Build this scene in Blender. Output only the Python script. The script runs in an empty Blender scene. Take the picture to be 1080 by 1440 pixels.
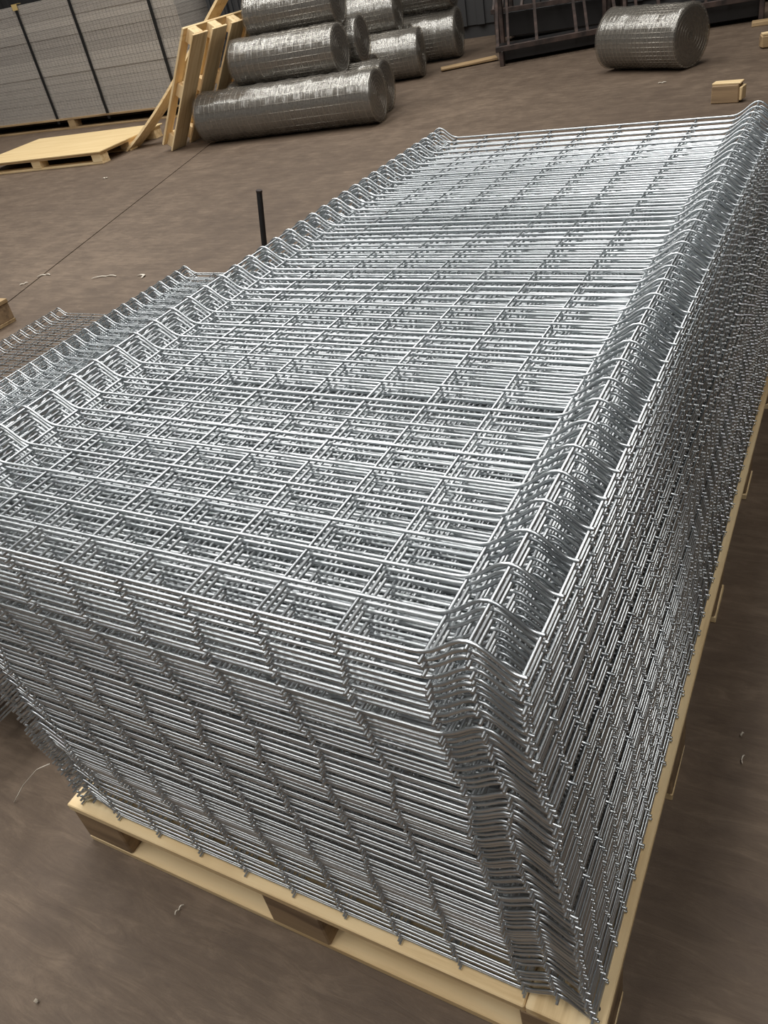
import bpy, bmesh, math, random
from mathutils import Vector, Matrix, Euler

random.seed(7)
S = bpy.context.scene
COL = S.collection
PI = math.pi

# ------------------------------------------------------------------ camera
CAM = Vector((0.19949, -0.44921, 1.38606))
ROT = Euler((0.93992, 0.17617, 0.47084), 'XYZ')
FPX = 1127.64
cd = bpy.data.cameras.new('camera')
cd.sensor_fit = 'VERTICAL'
cd.sensor_height = 36.0
cd.sensor_width = 27.0
cd.lens = FPX / 1440.0 * 36.0
cd.clip_start = 0.02
cam = bpy.data.objects.new('camera', cd)
COL.objects.link(cam)
cam.location = CAM
cam.rotation_euler = ROT
S.camera = cam
RM = ROT.to_matrix()


def ray(x, y):
    return RM @ Vector(((x - 540) / FPX, (720 - y) / FPX, -1.0))


def on_z(x, y, z=0.0):
    d = ray(x, y)
    return CAM + d * ((z - CAM.z) / d.z)


def on_y(x, y, Y):
    d = ray(x, y)
    return CAM + d * ((Y - CAM.y) / d.y)


# ------------------------------------------------------------------ world, lights, exposure
W = bpy.data.worlds.new('world')
S.world = W
W.use_nodes = True
W.node_tree.nodes['Background'].inputs[0].default_value = (0.93, 0.96, 1.0, 1)
W.node_tree.nodes['Background'].inputs[1].default_value = 0.10

S.view_settings.view_transform = 'Standard'
S.view_settings.look = 'None'
S.view_settings.gamma = 1.0
S.view_settings.use_curve_mapping = False
S.view_settings.exposure = 0.0


def area(name, loc, sx, sy, power, color=(1, 1, 1), rot=(0, 0, 0)):
    l = bpy.data.lights.new(name, 'AREA')
    l.shape = 'RECTANGLE'
    l.size, l.size_y = sx, sy
    l.energy = power
    l.color = color
    o = bpy.data.objects.new(name, l)
    COL.objects.link(o)
    o.location = loc
    o.rotation_euler = rot
    return o


# the hall's roof lights, all at roof height above the picture: broad translucent
# sheets over the storage area, narrower ones over the bay where the stack stands
for sx_ in (-8.8, -5.2, -1.6):
    area('skylight_offscreen', (sx_, 5.6, 6.9), 1.5, 6.8, 290, (1.0, 0.985, 0.955))
for sx_ in (-5.2, -1.6, 2.0):
    area('bay_skylight_offscreen', (sx_, -1.6, 6.9), 0.8, 6.5, 215, (1.0, 0.985, 0.955))


# ------------------------------------------------------------------ materials
def mat(name, color, rough=0.6, metal=0.0, **kw):
    m = bpy.data.materials.new(name)
    m.use_nodes = True
    b = m.node_tree.nodes['Principled BSDF']
    b.inputs['Base Color'].default_value = (*color, 1)
    b.inputs['Roughness'].default_value = rough
    b.inputs['Metallic'].default_value = metal
    for k, v in kw.items():
        b.inputs[k].default_value = v
    return m


def N(m, t, **kw):
    n = m.node_tree.nodes.new(t)
    for k, v in kw.items():
        setattr(n, k, v)
    return n


def L(m, a, b):
    m.node_tree.links.new(a, b)


def ramp(m, fac, stops):
    r = N(m, 'ShaderNodeValToRGB')
    e = r.color_ramp.elements
    while len(e) > len(stops):
        e.remove(e[-1])
    while len(e) < len(stops):
        e.new(0.5)
    for el, (p, c) in zip(e, stops):
        el.position = p
        el.color = (*c, 1)
    L(m, fac, r.inputs[0])
    return r


def noise(m, vec, scale, detail=4, rough=0.55):
    n = N(m, 'ShaderNodeTexNoise')
    n.inputs['Scale'].default_value = scale
    n.inputs['Detail'].default_value = detail
    n.inputs['Roughness'].default_value = rough
    if vec is not None:
        L(m, vec, n.inputs['Vector'])
    return n


def bump(m, h, strength, dist=0.01):
    b = N(m, 'ShaderNodeBump')
    b.inputs['Strength'].default_value = strength
    b.inputs['Distance'].default_value = dist
    L(m, h, b.inputs['Height'])
    L(m, b.outputs[0], m.node_tree.nodes['Principled BSDF'].inputs['Normal'])


def P(m):
    return m.node_tree.nodes['Principled BSDF']


def make_galv(name, lo, hi, rough):
    m = mat(name, hi, rough, 1.0)
    oi = N(m, 'ShaderNodeObjectInfo')
    tc = N(m, 'ShaderNodeTexCoord')
    n = noise(m, tc.outputs['Object'], 26, 3)
    a = N(m, 'ShaderNodeMath', operation='ADD')
    mm = N(m, 'ShaderNodeMath', operation='MULTIPLY')
    mm.inputs[1].default_value = 0.5
    L(m, oi.outputs['Random'], mm.inputs[0])
    L(m, mm.outputs[0], a.inputs[0])
    m2 = N(m, 'ShaderNodeMath', operation='MULTIPLY')
    m2.inputs[1].default_value = 0.6
    L(m, n.outputs[0], m2.inputs[0])
    L(m, m2.outputs[0], a.inputs[1])
    r = ramp(m, a.outputs[0], [(0.15, lo), (0.8, hi)])
    L(m, r.outputs[0], P(m).inputs['Base Color'])
    return m


GALV = make_galv('galvanized_wire', (0.48, 0.51, 0.53), (0.72, 0.75, 0.765), 0.36)
GALV_DULL = make_galv('dull_galvanized_wire', (0.42, 0.41, 0.39), (0.64, 0.62, 0.59), 0.34)


def make_wood(name, axis, base, dark, light):
    m = mat(name, base, 0.72)
    tc = N(m, 'ShaderNodeTexCoord')
    oi = N(m, 'ShaderNodeObjectInfo')
    off = N(m, 'ShaderNodeVectorMath', operation='ADD')
    L(m, tc.outputs['Object'], off.inputs[0])
    sc = N(m, 'ShaderNodeVectorMath', operation='SCALE')
    cx = N(m, 'ShaderNodeCombineXYZ')
    for k in range(3):
        L(m, oi.outputs['Random'], cx.inputs[k])
    L(m, cx.outputs[0], sc.inputs[0])
    sc.inputs['Scale'].default_value = 7.3
    L(m, sc.outputs[0], off.inputs[1])
    mp = N(m, 'ShaderNodeMapping')
    s = [26, 26, 26]
    s[axis] = 1.6
    mp.inputs['Scale'].default_value = s
    L(m, off.outputs[0], mp.inputs['Vector'])
    n = noise(m, mp.outputs[0], 1.0, 5, 0.6)
    r = ramp(m, n.outputs[0], [(0.30, dark), (0.48, base), (0.72, light)])
    n2 = noise(m, off.outputs[0], 4.0, 3)
    mx = N(m, 'ShaderNodeMix', data_type='RGBA')
    r2 = ramp(m, n2.outputs[0], [(0.62, (0, 0, 0)), (0.78, (0.55, 0.55, 0.55))])
    L(m, r2.outputs[0], mx.inputs['Factor'])
    L(m, r.outputs[0], mx.inputs['A'])
    mx.inputs['B'].default_value = (*dark, 1)
    L(m, mx.outputs['Result'], P(m).inputs['Base Color'])
    bump(m, n.outputs[0], 0.25, 0.002)
    return m


PINE = [make_wood('pine_%d' % a, a, (0.78, 0.585, 0.325), (0.55, 0.37, 0.175), (0.84, 0.67, 0.41)) for a in range(3)]
OLDW = [make_wood('weathered_timber_%d' % a, a, (0.36, 0.24, 0.12), (0.17, 0.105, 0.055), (0.48, 0.34, 0.18)) for a in range(3)]
BLOCKW = make_wood('rough_block_timber', 0, (0.27, 0.18, 0.10), (0.13, 0.08, 0.045), (0.40, 0.27, 0.15))
PLYW = make_wood('plywood', 0, (0.66, 0.49, 0.25), (0.60, 0.43, 0.21), (0.72, 0.55, 0.30))
NAIL = mat('nail_head', (0.03, 0.028, 0.026), 0.5, 0.6)
STRAP = mat('black_strap', (0.012, 0.012, 0.012), 0.45)
BLACK = mat('black_painted_steel', (0.010, 0.009, 0.009), 0.45)
DARKSHEET = mat('dark_grey_sheet', (0.035, 0.036, 0.039), 0.55)
CARD = mat('yellow_card', (0.55, 0.40, 0.16), 0.8)

RUST = mat('dark_oiled_steel', (0.05, 0.035, 0.03), 0.55, 0.3)
_tc = N(RUST, 'ShaderNodeTexCoord')
_n = noise(RUST, _tc.outputs['Object'], 9, 4)
_r = ramp(RUST, _n.outputs[0], [(0.35, (0.022, 0.017, 0.015)), (0.7, (0.085, 0.055, 0.045))])
L(RUST, _r.outputs[0], P(RUST).inputs['Base Color'])

# concrete
FLOOR = mat('worn_brown_concrete', (0.2, 0.16, 0.12), 0.62)
_tc = N(FLOOR, 'ShaderNodeTexCoord')
_a = noise(FLOOR, _tc.outputs['Object'], 0.55, 6, 0.6)
_b = noise(FLOOR, _tc.outputs['Object'], 5.5, 7, 0.68)
_mp = N(FLOOR, 'ShaderNodeMapping')
_mp.inputs['Scale'].default_value = (1.2, 6.0, 1)
_mp.inputs['Rotation'].default_value = (0, 0, 0.5)
L(FLOOR, _tc.outputs['Object'], _mp.inputs['Vector'])
_c = noise(FLOOR, _mp.outputs[0], 5.0, 8, 0.78)
_c.inputs['Distortion'].default_value = 0.8
_m1 = N(FLOOR, 'ShaderNodeMix', data_type='FLOAT')
_m1.inputs['Factor'].default_value = 0.5
L(FLOOR, _a.outputs[0], _m1.inputs['A'])
L(FLOOR, _b.outputs[0], _m1.inputs['B'])
_m2 = N(FLOOR, 'ShaderNodeMix', data_type='FLOAT')
_m2.inputs['Factor'].default_value = 0.42
L(FLOOR, _m1.outputs['Result'], _m2.inputs['A'])
L(FLOOR, _c.outputs[0], _m2.inputs['B'])
_r = ramp(FLOOR, _m2.outputs['Result'], [(0.38, (0.074, 0.048, 0.031)), (0.50, (0.116, 0.080, 0.053)), (0.62, (0.195, 0.140, 0.096))])
L(FLOOR, _r.outputs[0], P(FLOOR).inputs['Base Color'])
_rr = N(FLOOR, 'ShaderNodeMapRange')
_rr.inputs['To Min'].default_value = 0.55
_rr.inputs['To Max'].default_value = 0.78
L(FLOOR, _b.outputs[0], _rr.inputs['Value'])
L(FLOOR, _rr.outputs[0], P(FLOOR).inputs['Roughness'])
bump(FLOOR, _m2.outputs['Result'], 0.35, 0.012)
JOINT = mat('joint_filler', (0.11, 0.085, 0.067), 0.9)

WALL = mat('dark_sheet_wall', (0.035, 0.034, 0.034), 0.7)
ROOF = mat('roof_sheet', (0.12, 0.12, 0.12), 0.7)

# plastic film: mostly clear, with crinkled gloss
FILM = bpy.data.materials.new('clear_stretch_film')
FILM.use_nodes = True
_nt = FILM.node_tree
_nt.nodes.remove(_nt.nodes['Principled BSDF'])
_out = _nt.nodes['Material Output']
_tr = N(FILM, 'ShaderNodeBsdfTransparent')
_tr.inputs[0].default_value = (0.90, 0.88, 0.84, 1)
_gl = N(FILM, 'ShaderNodeBsdfGlossy')
_gl.inputs['Roughness'].default_value = 0.20
_gl.inputs['Color'].default_value = (0.95, 0.94, 0.9, 1)
_df = N(FILM, 'ShaderNodeBsdfDiffuse')
_df.inputs[0].default_value = (0.35, 0.32, 0.28, 1)
_tc = N(FILM, 'ShaderNodeTexCoord')
_mp = N(FILM, 'ShaderNodeMapping')
_mp.inputs['Scale'].default_value = (16, 2.0, 2.0)
L(FILM, _tc.outputs['Object'], _mp.inputs['Vector'])
_n = noise(FILM, _mp.outputs[0], 1.2, 4, 0.6)
_bp = N(FILM, 'ShaderNodeBump')
_bp.inputs['Strength'].default_value = 0.5
_bp.inputs['Distance'].default_value = 0.02
L(FILM, _n.outputs[0], _bp.inputs['Height'])
L(FILM, _bp.outputs[0], _gl.inputs['Normal'])
_m1 = N(FILM, 'ShaderNodeMixShader')
_m1.inputs[0].default_value = 0.20
L(FILM, _tr.outputs[0], _m1.inputs[1])
L(FILM, _df.outputs[0], _m1.inputs[2])
_m2 = N(FILM, 'ShaderNodeMixShader')
_m2.inputs[0].default_value = 0.13
L(FILM, _m1.outputs[0], _m2.inputs[1])
L(FILM, _gl.outputs[0], _m2.inputs[2])
L(FILM, _m2.outputs[0], _out.inputs[0])
CORE = mat('rolled_mesh_core', (0.11, 0.10, 0.09), 0.55, 0.5)
_tc = N(CORE, 'ShaderNodeTexCoord')
_n = noise(CORE, _tc.outputs['Object'], 60, 3)
_r = ramp(CORE, _n.outputs[0], [(0.35, (0.05, 0.045, 0.04)), (0.7, (0.20, 0.185, 0.165))])
L(CORE, _r.outputs[0], P(CORE).inputs['Base Color'])
SHEET = make_galv('mesh_sheet_edges', (0.42, 0.385, 0.35), (0.62, 0.575, 0.52), 0.42)
P(SHEET).inputs['Metallic'].default_value = 0.25
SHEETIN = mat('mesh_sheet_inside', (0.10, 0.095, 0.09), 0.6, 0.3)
SCRAP = mat('pale_plastic_scrap', (0.62, 0.56, 0.47), 0.5)


# ------------------------------------------------------------------ geometry helpers
def new_mesh(name, verts, faces, m, smooth=False):
    me = bpy.data.meshes.new(name)
    me.from_pydata([tuple(v) for v in verts], [], faces)
    me.materials.append(m)
    if smooth:
        me.polygons.foreach_set('use_smooth', [True] * len(me.polygons))
    me.update()
    return me


def obj(name, me, parent=None, loc=(0, 0, 0), rot=(0, 0, 0), **tags):
    o = bpy.data.objects.new(name, me)
    COL.objects.link(o)
    o.location = loc
    o.rotation_euler = rot
    if parent is not None:
        o.parent = parent
    for k, v in tags.items():
        o[k] = v
    return o


def thing(name, label, cat, loc=(0, 0, 0), rot=(0, 0, 0), group=None):
    o = obj(name, None, None, loc, rot, label=label, category=cat)
    if group:
        o['group'] = group
    return o


class MB:
    def __init__(self):
        self.v, self.f = [], []

    def box(self, c, s):
        n = len(self.v)
        cx, cy, cz = c
        a, b, d = s[0] / 2, s[1] / 2, s[2] / 2
        for x in (-a, a):
            for y in (-b, b):
                for z in (-d, d):
                    self.v.append((cx + x, cy + y, cz + z))
        for q in ((0, 1, 3, 2), (4, 6, 7, 5), (0, 4, 5, 1), (2, 3, 7, 6), (0, 2, 6, 4), (1, 5, 7, 3)):
            self.f.append(tuple(n + i for i in q))

    def tube(self, pts, r, sides=8, closed=False, cap=True):
        pts = [Vector(p) for p in pts]
        n0 = len(self.v)
        k = len(pts)
        up = None
        for i, p in enumerate(pts):
            if closed:
                t = (pts[(i + 1) % k] - pts[i - 1]).normalized()
            else:
                t = (pts[min(i + 1, k - 1)] - pts[max(i - 1, 0)]).normalized()
            if up is None:
                up = t.orthogonal().normalized()
            up = (up - t * up.dot(t)).normalized()
            w = t.cross(up)
            rr = r[i] if isinstance(r, (list, tuple)) else r
            for j in range(sides):
                a = 2 * PI * j / sides
                self.v.append(tuple(p + (up * math.cos(a) + w * math.sin(a)) * rr))
        m = k if closed else k - 1
        for i in range(m):
            for j in range(sides):
                a, b = n0 + i * sides, n0 + ((i + 1) % k) * sides
                self.f.append((a + j, a + (j + 1) % sides, b + (j + 1) % sides, b + j))
        if cap and not closed:
            self.f.append(tuple(n0 + j for j in reversed(range(sides))))
            self.f.append(tuple(n0 + (k - 1) * sides + j for j in range(sides)))

    def mesh(self, name, m, smooth=False):
        return new_mesh(name, self.v, self.f, m, smooth)


def bbox_mesh(name, size, m, bev=0.003, jitter=0.0):
    bm = bmesh.new()
    bmesh.ops.create_cube(bm, size=1.0)
    for v in bm.verts:
        v.co = Vector((v.co.x * size[0], v.co.y * size[1], v.co.z * size[2]))
        if jitter:
            v.co += Vector([random.uniform(-jitter, jitter) for _ in range(3)])
    if bev:
        bmesh.ops.bevel(bm, geom=list(bm.edges), offset=bev, segments=1, affect='EDGES')
    me = bpy.data.meshes.new(name)
    bm.to_mesh(me)
    bm.free()
    me.materials.append(m)
    return me


def board(name, size, loc, mats, parent, rot=(0, 0, 0), bev=0.002, jitter=0.0012):
    ax = max(range(3), key=lambda i: size[i])
    m = mats[ax] if isinstance(mats, list) else mats
    return obj(name, bbox_mesh(name, size, m, bev, jitter), parent, loc, rot)


def copy_tree(o, parent=None):
    c = o.copy()
    COL.objects.link(c)
    c.parent = parent
    for ch in list(o.children):
        copy_tree(ch, c)
    return c


# ------------------------------------------------------------------ the setting
def struct(name, me, loc=(0, 0, 0), rot=(0, 0, 0)):
    return obj(name, me, None, loc, rot, kind='structure')


# floor with one saw-cut joint running across the back
j0, j1 = on_z(20, 418), on_z(240, 246)
jd = (j1 - j0).normalized()
jn = Vector((-jd.y, jd.x, 0)) * 0.006
ja, jb = j0 - jd * 9, j1 + jd * 14
fl = MB()
F0, F1, F2, F3 = (-24, -14), (12, -14), (12, 24), (-24, 24)
# polygons on either side of the joint
pa1, pb1 = ja + jn, jb + jn
pa2, pb2 = ja - jn, jb - jn
fv = [(pa1.x, pa1.y, 0), (pb1.x, pb1.y, 0), (-24, 24, 0), (-24, pa1.y, 0),
      (pa2.x, pa2.y, 0), (pb2.x, pb2.y, 0), (12, 24, 0), (12, -14, 0), (-24, -14, 0), (-24, pa2.y, 0),
      (pa1.x, pa1.y, -0.012), (pb1.x, pb1.y, -0.012), (pa2.x, pa2.y, -0.012), (pb2.x, pb2.y, -0.012)]
ff = [(3, 0, 1, 2), (9, 8, 7, 6, 5, 4), (0, 10, 11, 1), (4, 5, 13, 12)]
fo = struct('floor', new_mesh('floor', fv, ff, FLOOR))
obj('joint_filler', new_mesh('joint_filler', [fv[10], fv[11], fv[13], fv[12]], [(0, 2, 3, 1)], JOINT), fo, (0, 0, 0.002))

# back wall of ribbed dark sheets
wb = struct('wall_back', bbox_mesh('wall_back', (30, 0.1, 7.2), WALL, 0), (-6, 11.0, 3.6))
shm = MB()
for i in range(4):
    shm.box((i * 0.25 - 0.375, 0, 0), (0.10, 0.05, 6.9))
shm.box((0, 0.02, 0), (0.985, 0.02, 6.9))
shme = shm.mesh('wall_sheet', WALL)
for i in range(22):
    obj('wall_sheet', shme, wb, (-15.5 + 6 + i * 1.0, -0.085, 0))
struct('wall_right', bbox_mesh('wall_right', (0.1, 25.5, 7.2), WALL, 0), (9.0, -1.2, 3.6))
struct('wall_left', bbox_mesh('wall_left', (0.1, 8.5, 7.2), WALL, 0), (-20.9, 7.2, 3.6))
struct('ceiling', bbox_mesh('ceiling', (30, 25.5, 0.1), ROOF, 0), (-6, -1.2, 7.25))

# ------------------------------------------------------------------ fence panels
SP, NC = 0.055, 37            # pitch and number of bent cross wires
A_, B_, C_, HF = 0.0503, 0.0482, 0.0998, 0.0306
WIRE = 0.00225
WID = 2 * (A_ + B_) + 8 * C_
xs_long = [0.0, -B_] + [-(A_ + B_) - k * C_ for k in range(9)] + [-WID + B_, -WID]
z_long = [0.0, HF] + [0.0] * 9 + [HF, 0.0]


def fillet(pts, rads, n=4):
    out = [Vector(pts[0])]
    for i in range(1, len(pts) - 1):
        p, a, b = Vector(pts[i]), Vector(pts[i - 1]), Vector(pts[i + 1])
        d1, d2 = (a - p).normalized(), (b - p).normalized()
        s, e = p + d1 * rads[i], p + d2 * rads[i]
        for k in range(n + 1):
            t = k / n
            out.append(s.lerp(p, t).lerp(p.lerp(e, t), t))
    out.append(Vector(pts[-1]))
    return out


prof = [(0.0065, 0, 0.000), (-0.006, 0, 0.000), (-B_, 0, HF + 0.006), (-(A_ + B_) + 0.004, 0, 0),
        (-WID / 2, 0, 0),
        (-WID + A_ + B_ - 0.004, 0, 0), (-WID + B_, 0, HF + 0.006), (-WID + 0.006, 0, 0), (-WID - 0.0065, 0, 0)]
rads = [0, 0.010, 0.020, 0.018, 0.01, 0.018, 0.020, 0.010, 0]
cpts = fillet(prof, rads, 4)
mb = MB()
mb.tube(cpts, WIRE, 8)
CROSS = mb.mesh('cross_wire', GALV, True)
mb = MB()
mb.tube([(0, -0.0085, 0), (0, SP * (NC - 1) + 0.0085, 0)], WIRE, 8)
LONG = mb.mesh('long_wire', GALV, True)


# joined versions for panels that lie buried in the low stack
mbc = MB()
for i in range(NC):
    mbc.tube([p + Vector((0, i * SP, 0)) for p in cpts], WIRE, 5)
CROSS_ALL = mbc.mesh('cross_wires', GALV, True)
mbl = MB()
for x, z in zip(xs_long, z_long):
    mbl.tube([(x, -0.008, z - 0.004), (x, SP * (NC - 1) + 0.008, z - 0.004)], WIRE, 5)
LONG_ALL = mbl.mesh('long_wires', GALV, True)


def panel(loc, rz, label, group, full=True, cm=CROSS, lm=LONG, tilt=(0, 0)):
    t = thing('fence_panel', label, 'fence panel', loc, (tilt[0], tilt[1], rz), group)
    if full:
        for i in range(NC):
            obj('cross_wire', cm, t, (random.gauss(0, 0.0006), i * SP + random.gauss(0, 0.0005), 0))
        for x, z in zip(xs_long, z_long):
            obj('long_wire', lm, t, (x, random.gauss(0, 0.0012), z - 0.004))
    else:
        obj('cross_wires', CROSS_ALL, t, kind='stuff')
        obj('long_wires', LONG_ALL, t, kind='stuff')
    return t


ORD = ('first second third fourth fifth sixth seventh eighth ninth tenth eleventh twelfth thirteenth fourteenth '
       'fifteenth sixteenth seventeenth eighteenth').split()

# main stack on the pallet: 74 panels, bottom 0.13, top cross wire at 0.832
NP = 74
pit = [1.0 if i < 50 else 1.0 + 0.34 * (i - 50) / 26 for i in range(NP - 1)]
pit = [p * random.uniform(0.94, 1.0) * (random.uniform(1.25, 1.7) if random.random() < 0.14 else 1.0) for p in pit]
tot = 0.832 - 0.1369
pit = [p * tot / sum(pit) for p in pit]
z = 0.1369
ph = [random.uniform(0, 6.28) for _ in range(4)]
for i in range(NP):
    u = i / (NP - 1)
    wob = 0.0035 * math.sin(u * 17 + ph[0]) + 0.0025 * math.sin(u * 37 + ph[1])
    fade = min(1.0, (1 - u) * 6 + 0.15)
    dx = 0.041 * (1 - u) + (wob + random.gauss(0, 0.0012)) * fade
    dy = 0.0135 * (1 - u) + (0.003 * math.sin(u * 21 + ph[2]) + random.gauss(0, 0.0010)) * fade
    rz = (random.gauss(0, 0.0006) + 0.0010 * math.sin(u * 14 + ph[3])) * fade
    if i == NP - 1:
        lab = 'topmost galvanized wire fence panel, lying open on the tall stack'
        dx = dy = rz = 0.0
    elif i == 0:
        lab = 'lowest galvanized wire fence panel, lying directly on the pallet boards'
    elif NP - 1 - i < len(ORD):
        lab = ORD[NP - 1 - i] + ' galvanized fence panel counted down from the top of the tall stack'
    elif i < 12:
        lab = ORD[i] + ' galvanized fence panel counted up from the pallet under the tall stack'
    else:
        lab = 'galvanized wire fence panel with folded edges in the middle of the tall stack'
    panel((dx, dy, z), rz, lab, 'fence panels stacked on the near pallet')
    if i < NP - 1:
        z += pit[i]

# lower stack beside it
z = 0.1369
NQ = 25
for i in range(NQ):
    last = i == NQ - 1
    lab = ('uppermost galvanized fence panel of the low stack beside the tall one' if last else
           'galvanized fence panel lying inside the low stack beside the tall one')
    panel((-1.297 + (0 if last else random.gauss(0, 0.004)), 0.087 + (0 if last else random.gauss(0, 0.004)), z),
          0 if last else random.gauss(0, 0.0012), lab, 'fence panels in the low stack', full=i >= NQ - 9)
    z += (0.362 - 0.1369) / (NQ - 1)

# two loose panels lying on the floor
for i in range(2):
    panel((-3.56 - B_ + 0.048 + WID + (1 - i) * 0.005, 2.35 - SP * 36 - (1 - i) * 0.014, 0.0070 + i * 0.0094), 0.002 * i,
          ['wire fence panel lying flat on the concrete floor under another loose one',
           'wire fence panel lying uppermost of the two loose on the floor'][i],
          'loose fence panels on the floor', cm=CROSS, lm=LONG)


# ------------------------------------------------------------------ pallets
nm = MB()
nm.tube([(0, 0, 0), (0, 0, 0.0016)], 0.0042, 10)
NAILM = nm.mesh('nail', NAIL)


def pallet(label, loc, rz, x0, x1, ly, h=0.13, rows=5, wood=PINE, blockm=BLOCKW, ndeck=7, nails=True, name='wooden_pallet', bw=0.118, rot=None, group=None):
    t = thing(name, label, 'pallet', loc, rot if rot else (0, 0, rz), group)
    tb, tt = 0.018, 0.020
    hb = h - tb - tt
    wx = x1 - x0
    bl = (0.12, 0.12, hb - 0.0006)
    cols = [x0 + 0.062, (x0 + x1) / 2, x1 - 0.062]
    ys = [max(0.062, bw / 2) + k * (ly - max(0.124, bw)) / (rows - 1) for k in range(rows)]
    for k, y in enumerate(ys):
        board('bottom_board', (wx, bw, tb), ((x0 + x1) / 2, y, tb / 2), wood, t)
        for c in cols:
            board('block', bl, (c + random.uniform(-0.003, 0.003), y + random.uniform(-.002, .002), tb + hb / 2), blockm, t, bev=0.003)
    zt = h - tt / 2
    sides_ = [board('deck_board', (0.11, ly - d_, tt), (x, ly / 2, zt), wood, t) for x, d_ in ((x0 + 0.055, 0.2245), (x1 - 0.055, 0.0))]
    for k in range(ndeck):
        y = 0.055 + k * (ly - 0.11) / (ndeck - 1)
        e_ = 0.111 if k in (0, ndeck - 1) else 0.0
        board('deck_board', (wx - 0.2225 + e_, 0.11, tt), ((x0 + x1 - e_) / 2, y, zt), wood, t)
    if nails:
        for x in (x0, x1):
            sg = 1 if x == x0 else -1
            for y in (ys if sg < 0 else ys[1:-1]):
                for dx, dy in ((0.016, -0.025), (0.030, 0.030)):
                    obj('nail', NAILM, sides_[0 if sg > 0 else 1], (sg * (dx - 0.055), y + dy - ly / 2, tt / 2 - 0.0004))
    return t


pallet('long pale pine pallet under the tall stack of fence panels', (0, -0.008, 0), 0, -0.985, 0.062, 2.05)
pallet('pine pallet under the low stack of fence panels', (-1.297, 0.36, 0), 0, -1.01, -0.03, 1.74)
pallet('small weathered pallet on the floor beside the two loose fence panels', (-4.75, 1.25, 0), 0, 0, 0.96, 1.02, wood=OLDW, rows=3)

# plywood-topped pallet in the background
pb = pallet('low pallet covered by a pale plywood sheet, before the strapped stack', (-6.38, 5.70, 0), 0.085, -1.75, 0, 1.05, h=0.108, rows=3, wood=PINE, blockm=PINE[0], nails=False)
sh = obj('plywood_sheet', bbox_mesh('plywood_sheet', (1.79, 1.09, 0.012), PLYW, 0.002), None, (0, 0, 0), (0, 0, 0.085),
         label='pale plywood sheet lying flat on the low background pallet', category='plywood')
sh.location = Vector((-6.38, 5.70, 0)) + Matrix.Rotation(0.085, 3, 'Z') @ Vector((-0.875, 0.525, 0.1145))

# pallet leaning on the mesh rolls: local z (thickness) turned to lean about Y
lean = math.atan2(0.93, 0.65)
lp = pallet('pale wooden pallet standing on edge, leaning against the wire rolls', (0, 0, 0), 0, 0, 1.12, 1.10, h=0.125, rows=4, wood=PINE, blockm=PINE[0], nails=False, ndeck=6, bw=0.22)
lp.location = (-5.69, 5.96, 0.003)
lp.rotation_euler = (0, -lean, 0)

# long plank behind it
pk = MB()
pts = []
base = on_z(168, 214)
b0 = Vector((-6.47, 6.24, 0.002))
b1 = Vector((-4.98, 6.86, 1.36))
dv = b1 - b0
wv = Vector((0.0, 0.20, 0.0))
side = dv.cross(wv).normalized() * 0.022
for k in range(9):
    t = k / 8
    c = b0 + dv * t + Vector((0, 0, -0.10 * math.sin(PI * t) * (1 - t)))
    n0 = len(pk.v)
    for q in (-wv / 2 - side / 2, wv / 2 - side / 2, wv / 2 + side / 2, -wv / 2 + side / 2):
        pk.v.append(tuple(c + q))
    if k:
        for j in range(4):
            pk.f.append((n0 - 4 + j, n0 - 4 + (j + 1) % 4, n0 + (j + 1) % 4, n0 + j))
pk.f.append((3, 2, 1, 0))
pk.f.append(tuple(len(pk.v) - 4 + j for j in range(4)))
obj('plank', pk.mesh('plank', PINE[0]), None, label='long pale plank propped at a slant behind the leaning pallet', category='plank')


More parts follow.
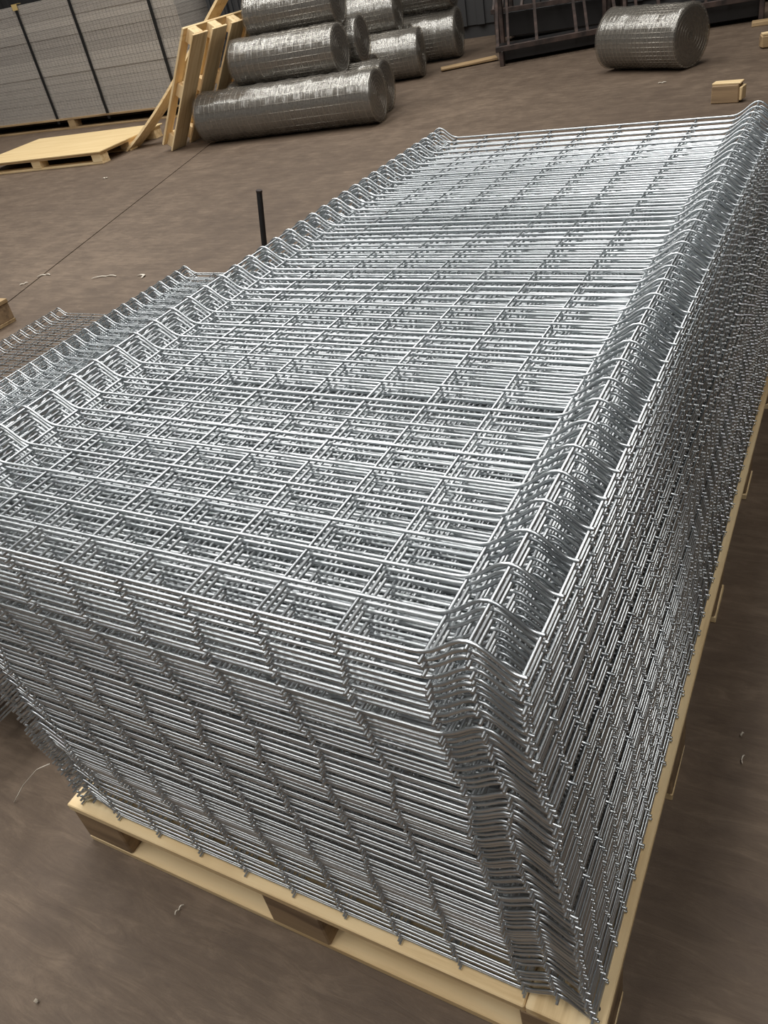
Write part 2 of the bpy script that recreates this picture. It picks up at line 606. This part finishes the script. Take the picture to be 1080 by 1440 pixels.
# ------------------------------------------------------------------ wire mesh rolls in plastic film
def roll(a, b, r, label, ring=0.05, nl=34, wr=0.0026, wraps=0, group='wire mesh rolls wrapped in film', film=True):
    a, b = Vector(a), Vector(b)
    d = b - a
    ln = d.length
    t = thing('wire_mesh_roll', label, 'mesh roll', ((a + b) / 2).to_tuple(), (0, 0, math.atan2(d.y, d.x)), group)
    # local x along the axis, origin at the axis centre
    c = MB()
    n = 40
    rc = r - 0.012
    segs = [(-ln / 2 + 0.004, rc * 0.12), (-ln / 2 + 0.004, rc), (ln / 2 - 0.004, rc), (ln / 2 - 0.004, rc * 0.12), (ln / 2 - 0.05, rc * 0.1)]
    for x, rr in segs:
        for j in range(n):
            q = 2 * PI * j / n
            c.v.append((x, rr * math.cos(q), rr * math.sin(q)))
    for i in range(len(segs) - 1):
        for j in range(n):
            c.f.append((i * n + j, i * n + (j + 1) % n, (i + 1) * n + (j + 1) % n, (i + 1) * n + j))
    c.f.append(tuple(j for j in range(n)))
    c.f.append(tuple((len(segs) - 1) * n + j for j in reversed(range(n))))
    obj('core', c.mesh('core', CORE), t)
    w = MB()
    rw = r - 0.006
    k = max(2, int(ln / ring))
    for i in range(k + 1):
        x = -ln / 2 + 0.005 + i * (ln - 0.01) / k
        w.tube([(x, rw * math.cos(2 * PI * j / 36), rw * math.sin(2 * PI * j / 36)) for j in range(36)], wr, 5, closed=True)
    obj('ring_wires', w.mesh('ring_wires', GALV_DULL, True), t, kind='stuff')
    w = MB()
    for j in range(nl):
        q = 2 * PI * j / nl
        y, z_ = (rw - wr) * math.cos(q), (rw - wr) * math.sin(q)
        w.tube([(-ln / 2 - 0.006, y, z_), (ln / 2 + 0.006, y, z_)], wr, 5)
    obj('line_wires', w.mesh('line_wires', GALV_DULL, True), t, kind='stuff')
    w = MB()
    sp = []
    for j in range(220):
        q = j * 0.16
        rr = rc * (0.14 + 0.84 * j / 219)
        sp.append((ln / 2 + 0.001, rr * math.cos(q), rr * math.sin(q)))
    w.tube(sp, 0.0018, 4)
    obj('spiral_edge', w.mesh('spiral_edge', GALV_DULL, True), t)
    if film:
        f = MB()
        rnd = random.Random(int(r * 1000) + int(ln * 777))
        nx, na = max(10, int(ln / 0.035)), 44
        offs = [rnd.uniform(0, 6.28) for _ in range(6)]
        prof_ = [(-ln / 2 - 0.014, 0.004), (-ln / 2 - 0.012, r * 0.35), (-ln / 2 - 0.012, r * 0.85)] + [(-ln / 2 - 0.008 + i * (ln + 0.016) / nx, None) for i in range(nx + 1)] + [(ln / 2 + 0.012, r * 0.85), (ln / 2 + 0.012, r * 0.35), (ln / 2 + 0.014, 0.004)]
        for x, rr in prof_:
            for j in range(na):
                q = 2 * PI * j / na
                if rr is None:
                    e = r + 0.003 + 0.0022 * math.sin(x * 60 + offs[0]) + 0.003 * math.sin(x * 23 + 3 * q + offs[1]) + 0.002 * math.sin(5 * q + x * 41 + offs[2]) + rnd.uniform(-0.0012, 0.0012)
                    if wraps:
                        e += 0.004 * abs(math.sin(x * PI / wraps))
                else:
                    e = rr
                f.v.append((x, e * math.cos(q), e * math.sin(q)))
        m_ = len(prof_)
        for i in range(m_ - 1):
            for j in range(na):
                f.f.append((i * na + j, i * na + (j + 1) % na, (i + 1) * na + (j + 1) % na, (i + 1) * na + j))
        fm = f.mesh('film', FILM, True)
        obj('plastic_film', fm, t)
    return t


roll((-5.36, 6.20, .222), (-3.58, 6.40, .222), .215, 'long film-wrapped wire mesh roll on the floor, foremost of the roll pile', ring=0.055, nl=18, wr=0.0022, wraps=0.11)
roll((-5.30, 6.66, .222), (-3.72, 6.84, .222), .215, 'film-wrapped wire roll on the floor just behind the long foremost roll')
roll((-5.20, 7.11, .222), (-4.05, 7.27, .222), .215, 'film-wrapped wire roll on the floor at the back of the roll pile')
roll((-5.02, 6.47, .598), (-3.98, 6.58, .598), .20, 'wire mesh roll with clear square grid resting on the two foremost rolls', ring=0.06, nl=26, wr=0.0034)
roll((-5.00, 6.93, .592), (-4.02, 7.07, .592), .20, 'film-wrapped wire roll on the second layer, behind the clear grid roll')
roll((-4.95, 6.74, .935), (-4.08, 6.85, .935), .185, 'wire mesh roll lying topmost on the roll pile', ring=0.045, nl=26, wr=0.0032)
roll((-4.95, 8.28, .242), (-4.12, 8.48, .242), .236, 'short film-wrapped wire roll on the floor beyond the roll pile')
roll((-5.25, 8.76, .242), (-4.45, 8.95, .242), .236, 'short wire roll on the floor behind another short roll')
roll((-5.05, 8.51, .645), (-4.42, 8.66, .645), .225, 'short film-wrapped wire roll lying across two short floor rolls')
roll((-5.0, 9.35, .26), (-4.1, 9.5, .26), .25, 'dim film-wrapped wire roll on the floor near the ribbed wall')
roll((-4.95, 9.4, .76), (-4.12, 9.5, .76), .25, 'dim film-wrapped wire roll stacked on another near the ribbed wall')
roll((-1.86, 7.70, .240), (-1.15, 7.35, .240), .234, 'lone film-wrapped wire mesh roll lying free before the dark steel frames', ring=0.04, nl=40, wr=0.003, group='wire mesh rolls wrapped in film')

# ------------------------------------------------------------------ strapped stack of mesh sheets on its pallet
SX0, SX1, SY0, SY1 = -11.0, -6.63, 7.72, 8.85
pallet('pallet under the strapped stack of flat mesh sheets', (0, SY0 - 0.03, 0), 0, SX0 - 0.03, SX1 + 0.03, SY1 - SY0 + 0.06, rows=3, nails=False, wood=OLDW, blockm=OLDW[0])
nb = 13
bh = (1.40 - 0.131) / nb
bmx = MB()
sx, sy = SX1 - SX0, SY1 - SY0
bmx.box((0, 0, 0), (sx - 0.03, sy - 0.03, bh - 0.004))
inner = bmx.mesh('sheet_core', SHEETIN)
bmx = MB()
nlay = 9
for k in range(nlay):
    zz = -bh / 2 + (k + 0.5) * bh / nlay
    t_ = bh / nlay * (0.80, 0.86, 0.74, 0.9, 0.8, 0.66, 0.88, 0.8, 0.62)[k]
    bmx.box((0, -sy / 2 + 0.003, zz), (sx, 0.006, t_))
    bmx.box((sx / 2 - 0.003, 0, zz), (0.006, sy - 0.013, t_))
edges = bmx.mesh('sheet_edges', SHEET)
bmx = MB()
for k in range(nlay):
    zz = -bh / 2 + (k + 0.5) * bh / nlay
    for q in range(80):
        bmx.box((-sx / 2 + 0.02 + q * (sx - 0.04) / 79, -sy / 2 - 0.004, zz), (0.006, 0.006, 0.005))
ends = bmx.mesh('wire_ends', SHEET)
for k in range(nb):
    lab = 'flat bundle of grey welded mesh sheets inside the strapped stack'
    if 0 < k < nb - 1:
        lab = ORD[k] + ' bundle of grey mesh sheets counted up from the strapped stack pallet'
    if k == nb - 1:
        lab = 'topmost bundle of grey welded mesh sheets in the strapped stack'
    if k == 0:
        lab = 'lowest bundle of grey welded mesh sheets, on the strapped stack pallet'
    t = thing('mesh_sheet_bundle', lab, 'mesh sheets',
              ((SX0 + SX1) / 2 + random.gauss(0, 0.006), (SY0 + SY1) / 2 + random.gauss(0, 0.004), 0.131 + (k + 0.5) * bh),
              (0, 0, random.gauss(0, 0.001)), 'bundles in the strapped stack')
    obj('sheet_core', inner, t)
    obj('sheet_edges', edges, t, kind='stuff')
    obj('wire_ends', ends, t, kind='stuff')
for i, (px, py, lab) in enumerate(((52, 92, 'black packing strap with a yellow card corner around the mesh stack'),
                                   (124, 80, 'black packing strap around the middle of the mesh sheet stack'),
                                   (226, 60, 'black packing strap near the shaded end of the mesh sheet stack'))):
    c = on_y(px, py, SY0 - 0.02)
    t = thing('packing_strap', lab, 'strap', (c.x, SY0, 0.131), (0, 0, 0), 'straps around the mesh sheet stack')
    m_ = MB()
    m_.box((0, -0.021, 0.61), (0.042, 0.004, 1.34))
    m_.box((0, (SY1 - SY0) / 2, 1.282), (0.042, SY1 - SY0 + 0.05, 0.004))
    obj('band', m_.mesh('band', STRAP), t)
    if i == 0:
        m_ = MB()
        m_.box((0, -0.026, 1.255), (0.09, 0.004, 0.06))
        m_.box((0, 0.01, 1.287), (0.09, 0.075, 0.004))
        obj('corner_card', m_.mesh('corner_card', CARD), t, label='yellow card corner')


# upright dark sheets, added to darken the view beside the strapped stack
ub = thing('added_dark_sheets', 'bundle of dark grey ribbed sheets standing upright beside the strapped stack', 'metal sheets', (-6.48, 8.05, 0))
usm = MB()
usm.box((0, 0.3, 0.80), (0.085, 0.6, 1.6))
usm.box((0.0, -0.008, 0.80), (0.030, 0.016, 1.6))
usme = usm.mesh('sheet', DARKSHEET)
for k in range(9):
    obj('sheet', usme, ub, (0.05 + k * 0.098, random.uniform(-0.02, 0.02), 0), (0, 0, random.gauss(0, 0.006)))


# ------------------------------------------------------------------ dark steel frames at the back
def bar(name, a, b, w, h_, m, parent):
    a, b = Vector(a), Vector(b)
    d = b - a
    me = bbox_mesh(name, (d.length, w, h_), m, 0.003)
    o = obj(name, me, parent, (a + b) / 2)
    o.rotation_euler = d.to_track_quat('X', 'Z').to_euler()
    return o


def frame(label, foot, du, lu, dvv, lv, h0, nr, group):
    t = thing('steel_frame', label, 'steel frame', foot, (0, 0, 0), group)
    du, dvv = Vector(du).normalized(), Vector(dvv).normalized()
    o = Vector((0, 0, h0))
    bar('rail', o, o + du * lu, 0.045, 0.05, RUST, t)
    bar('rail', o + dvv * lv, o + du * lu + dvv * lv, 0.045, 0.05, RUST, t)
    for k in range(nr):
        s = o + du * (lu * (0.02 + 0.96 * k / (nr - 1)))
        bar('rung', s, s + dvv * lv, 0.032, 0.03, RUST, t)
        if k < nr - 1 and k % 2 == 0:
            s = s + du * 0.11
            bar('rung', s, s + dvv * lv, 0.028, 0.028, RUST, t)
    ang = math.atan2(du.y, du.x)
    cx_ = du * (lu / 2) + Vector((-du.y, du.x, 0)) * 0.30 + Vector((0, 0, h0 * 0.5 + 0.012))
    obj('tray', bbox_mesh('tray', (lu * 0.93, 0.42, h0 * 0.72), BLACK, 0.004), t, cx_, (0, 0, ang))
    for s in (0.06, lu - 0.06):
        p = o + du * s
        bar('leg', p - Vector((0, 0, 0.02)), Vector((p.x, p.y, 0.0)), 0.045, 0.045, RUST, t)
        p = p + dvv * lv * 0.97
        bar('leg', p - Vector((0, 0, 0.02)), Vector((p.x, p.y, 0.0)), 0.045, 0.045, RUST, t)
    return t


G = 'dark steel frames by the ribbed wall'
frame('dark ladder-like steel frame on low legs, tilted up towards the ribbed wall', (-3.28, 8.50, 0), (0.93, 0.37, 0), 1.25, (-0.30, 0.85, 0.42), 1.15, 0.16, 4, G)
frame('dark steel frame standing behind the lone mesh roll', (-2.10, 9.0, 0), (0.97, 0.2, 0), 1.35, (-0.25, 0.9, 0.35), 1.1, 0.22, 5, G)
frame('dark tall steel frame tilted behind the ladder-like frame', (-3.90, 10.05, 0), (0.99, 0.02, 0), 1.45, (0.0, 0.5, 0.86), 1.1, 0.35, 5, G)
frame('dark steel frame by the ribbed wall at the far end of the row', (-1.30, 10.45, 0), (0.99, 0.02, 0), 1.4, (0, 0.3, 0.95), 0.9, 0.26, 5, G)
t = obj('timber_strip', bbox_mesh('timber_strip', (0.62, 0.14, 0.03), OLDW[0], 0.006, 0.006), None, (-3.72, 8.80, 0.022), (0, 0, 0.5),
        label='short weathered timber strip lying on the floor beside the ladder-like frame', category='timber')

# timber bits
bt = thing('timber_block', 'short brown timber block lying on the open concrete floor', 'timber block', (-0.67, 6.03, 0), (0, 0, -0.16))
obj('block_body', bbox_mesh('block_body', (0.185, 0.09, 0.115), BLOCKW, 0.006, 0.004), bt, (0, 0, 0.058))
obj('pale_strip', bbox_mesh('pale_strip', (0.19, 0.085, 0.012), PINE[0], 0.003, 0.002), bt, (0.004, 0.004, 0.1225))  # paler wood puts the lit top of the block into its colour
obj('lit_end', bbox_mesh('lit_end', (0.02, 0.08, 0.085), PINE[2], 0.004, 0.004), bt, (0.103, 0.0, 0.058))  # paler piece stands in for light falling on this end
bt = thing('timber_block', 'small pale timber block on the floor near the dark frames', 'timber block', (-0.60, 7.90, 0), (0, 0, 0.3))
obj('block_body', bbox_mesh('block_body', (0.16, 0.10, 0.10), OLDW[0], 0.008, 0.006), bt, (0, 0, 0.052))
obj('pale_strip', bbox_mesh('pale_strip', (0.15, 0.09, 0.014), PINE[0], 0.003, 0.002), bt, (0, 0, 0.108))
for i, (x, y, zz, a, ln, lab) in enumerate(((-0.35, 9.15, 0.02, 0.1, 1.1, 'weathered board lying on the floor beside the dark frames, lower one'),
                                            (-0.25, 9.30, 0.056, -0.12, 1.0, 'weathered board lying on top of another beside the dark frames'))):
    obj('weathered_board', bbox_mesh('weathered_board', (ln, 0.16, 0.034), OLDW[0], 0.003, 0.002), None, (x, y, zz), (0, 0, a),
        label=lab, category='board', group='boards beside the dark frames')

# black rod standing behind the stacks
rt = thing('black_rod', 'thin black steel rod standing upright behind the tall panel stack', 'rod', (-2.56, 3.0, 0), (0, 0, 0))
m_ = MB()
m_.tube([(0, 0, 0.006), (0.0, 0, 0.02), (0.08, 0, 0.415), (0.081, 0, 0.42)], [0.015, 0.015, 0.015, 0.012], 16)
obj('shaft', m_.mesh('shaft', BLACK, True), rt)
m_ = MB()
m_.tube([(0, 0, 0), (0, 0, 0.008)], 0.06, 24)
obj('base_plate', m_.mesh('base_plate', BLACK), rt)
m_ = MB()
m_.tube([(0.080, 0, 0.414), (0.082, 0, 0.424)], 0.0165, 16)
obj('cap', m_.mesh('cap', RUST), rt)


# loose scraps on the floor
def scrap(px, py, ln, w, ang, lab, bend=0.15, m=SCRAP):
    c = on_z(px, py)
    q = MB()
    n = 7
    for k in range(n):
        t_ = k / (n - 1) - 0.5
        yy = bend * ln * (math.cos(t_ * PI) - 0.5)
        ww = w * (1 - 1.2 * t_ * t_)
        zz = 0.0015 + 0.006 * abs(math.sin(t_ * 5))
        for s in (-1, 1):
            q.v.append((t_ * ln, yy + s * ww / 2, zz))
        for s in (1, -1):
            q.v.append((t_ * ln, yy + s * ww / 2, zz + 0.002))
        if k:
            n0 = k * 4
            for j in range(4):
                q.f.append((n0 - 4 + j, n0 - 4 + (j + 1) % 4, n0 + (j + 1) % 4, n0 + j))
    q.f.append((3, 2, 1, 0))
    q.f.append(tuple((n - 1) * 4 + j for j in range(4)))
    obj('plastic_scrap', q.mesh('plastic_scrap', m), None, (c.x, c.y, 0), (0, 0, ang), label=lab, category='scrap', group='scraps on the floor')


scrap(148, 390, 0.17, 0.010, 0.25, 'long thin pale scrap on the floor beyond the low stack')
scrap(200, 389, 0.07, 0.016, -0.5, 'short curled pale scrap on the floor beyond the low stack', 0.4)
scrap(63, 388, 0.09, 0.012, 0.4, 'bent pale scrap beside the floor joint', 0.3)
scrap(34, 400, 0.05, 0.014, 0.9, 'tiny pale scrap right on the floor joint')
scrap(148, 251, 0.05, 0.02, 0.2, 'small pale scrap on open floor before the plywood pallet')
scrap(931, 117, 0.06, 0.022, 0.3, 'small pale scrap on the floor before the lone mesh roll')
scrap(253, 1281, 0.022, 0.0022, 1.4, 'hair-thin pale sliver on the floor before the pine pallet')
scrap(53, 1410, 0.007, 0.006, 0, 'tiny white speck on the worn floor before the pine pallet')
scrap(1044, 1070, 0.02, 0.002, 1.5, 'thin pale sliver on the dark floor beside the long pallet')
scrap(1043, 1035, 0.01, 0.003, 1.2, 'tiny pale fleck on the dark floor beside the long pallet')

# thin tie wire hanging off the stack corner
tw = MB()
p0, p1, p2, p3 = on_y(70, 1074, -0.005), on_y(52, 1082, -0.01), on_z(32, 1105, 0.03), on_z(20, 1128, 0.003)
tp = fillet([p0, p1, p2, p3], [0, 0.012, 0.02, 0], 5)
tw.tube(tp, 0.0011, 6)
obj('tie_wire', tw.mesh('tie_wire', SCRAP, True), None, label='thin pale tie wire curling from the stack corner down to the floor', category='wire')
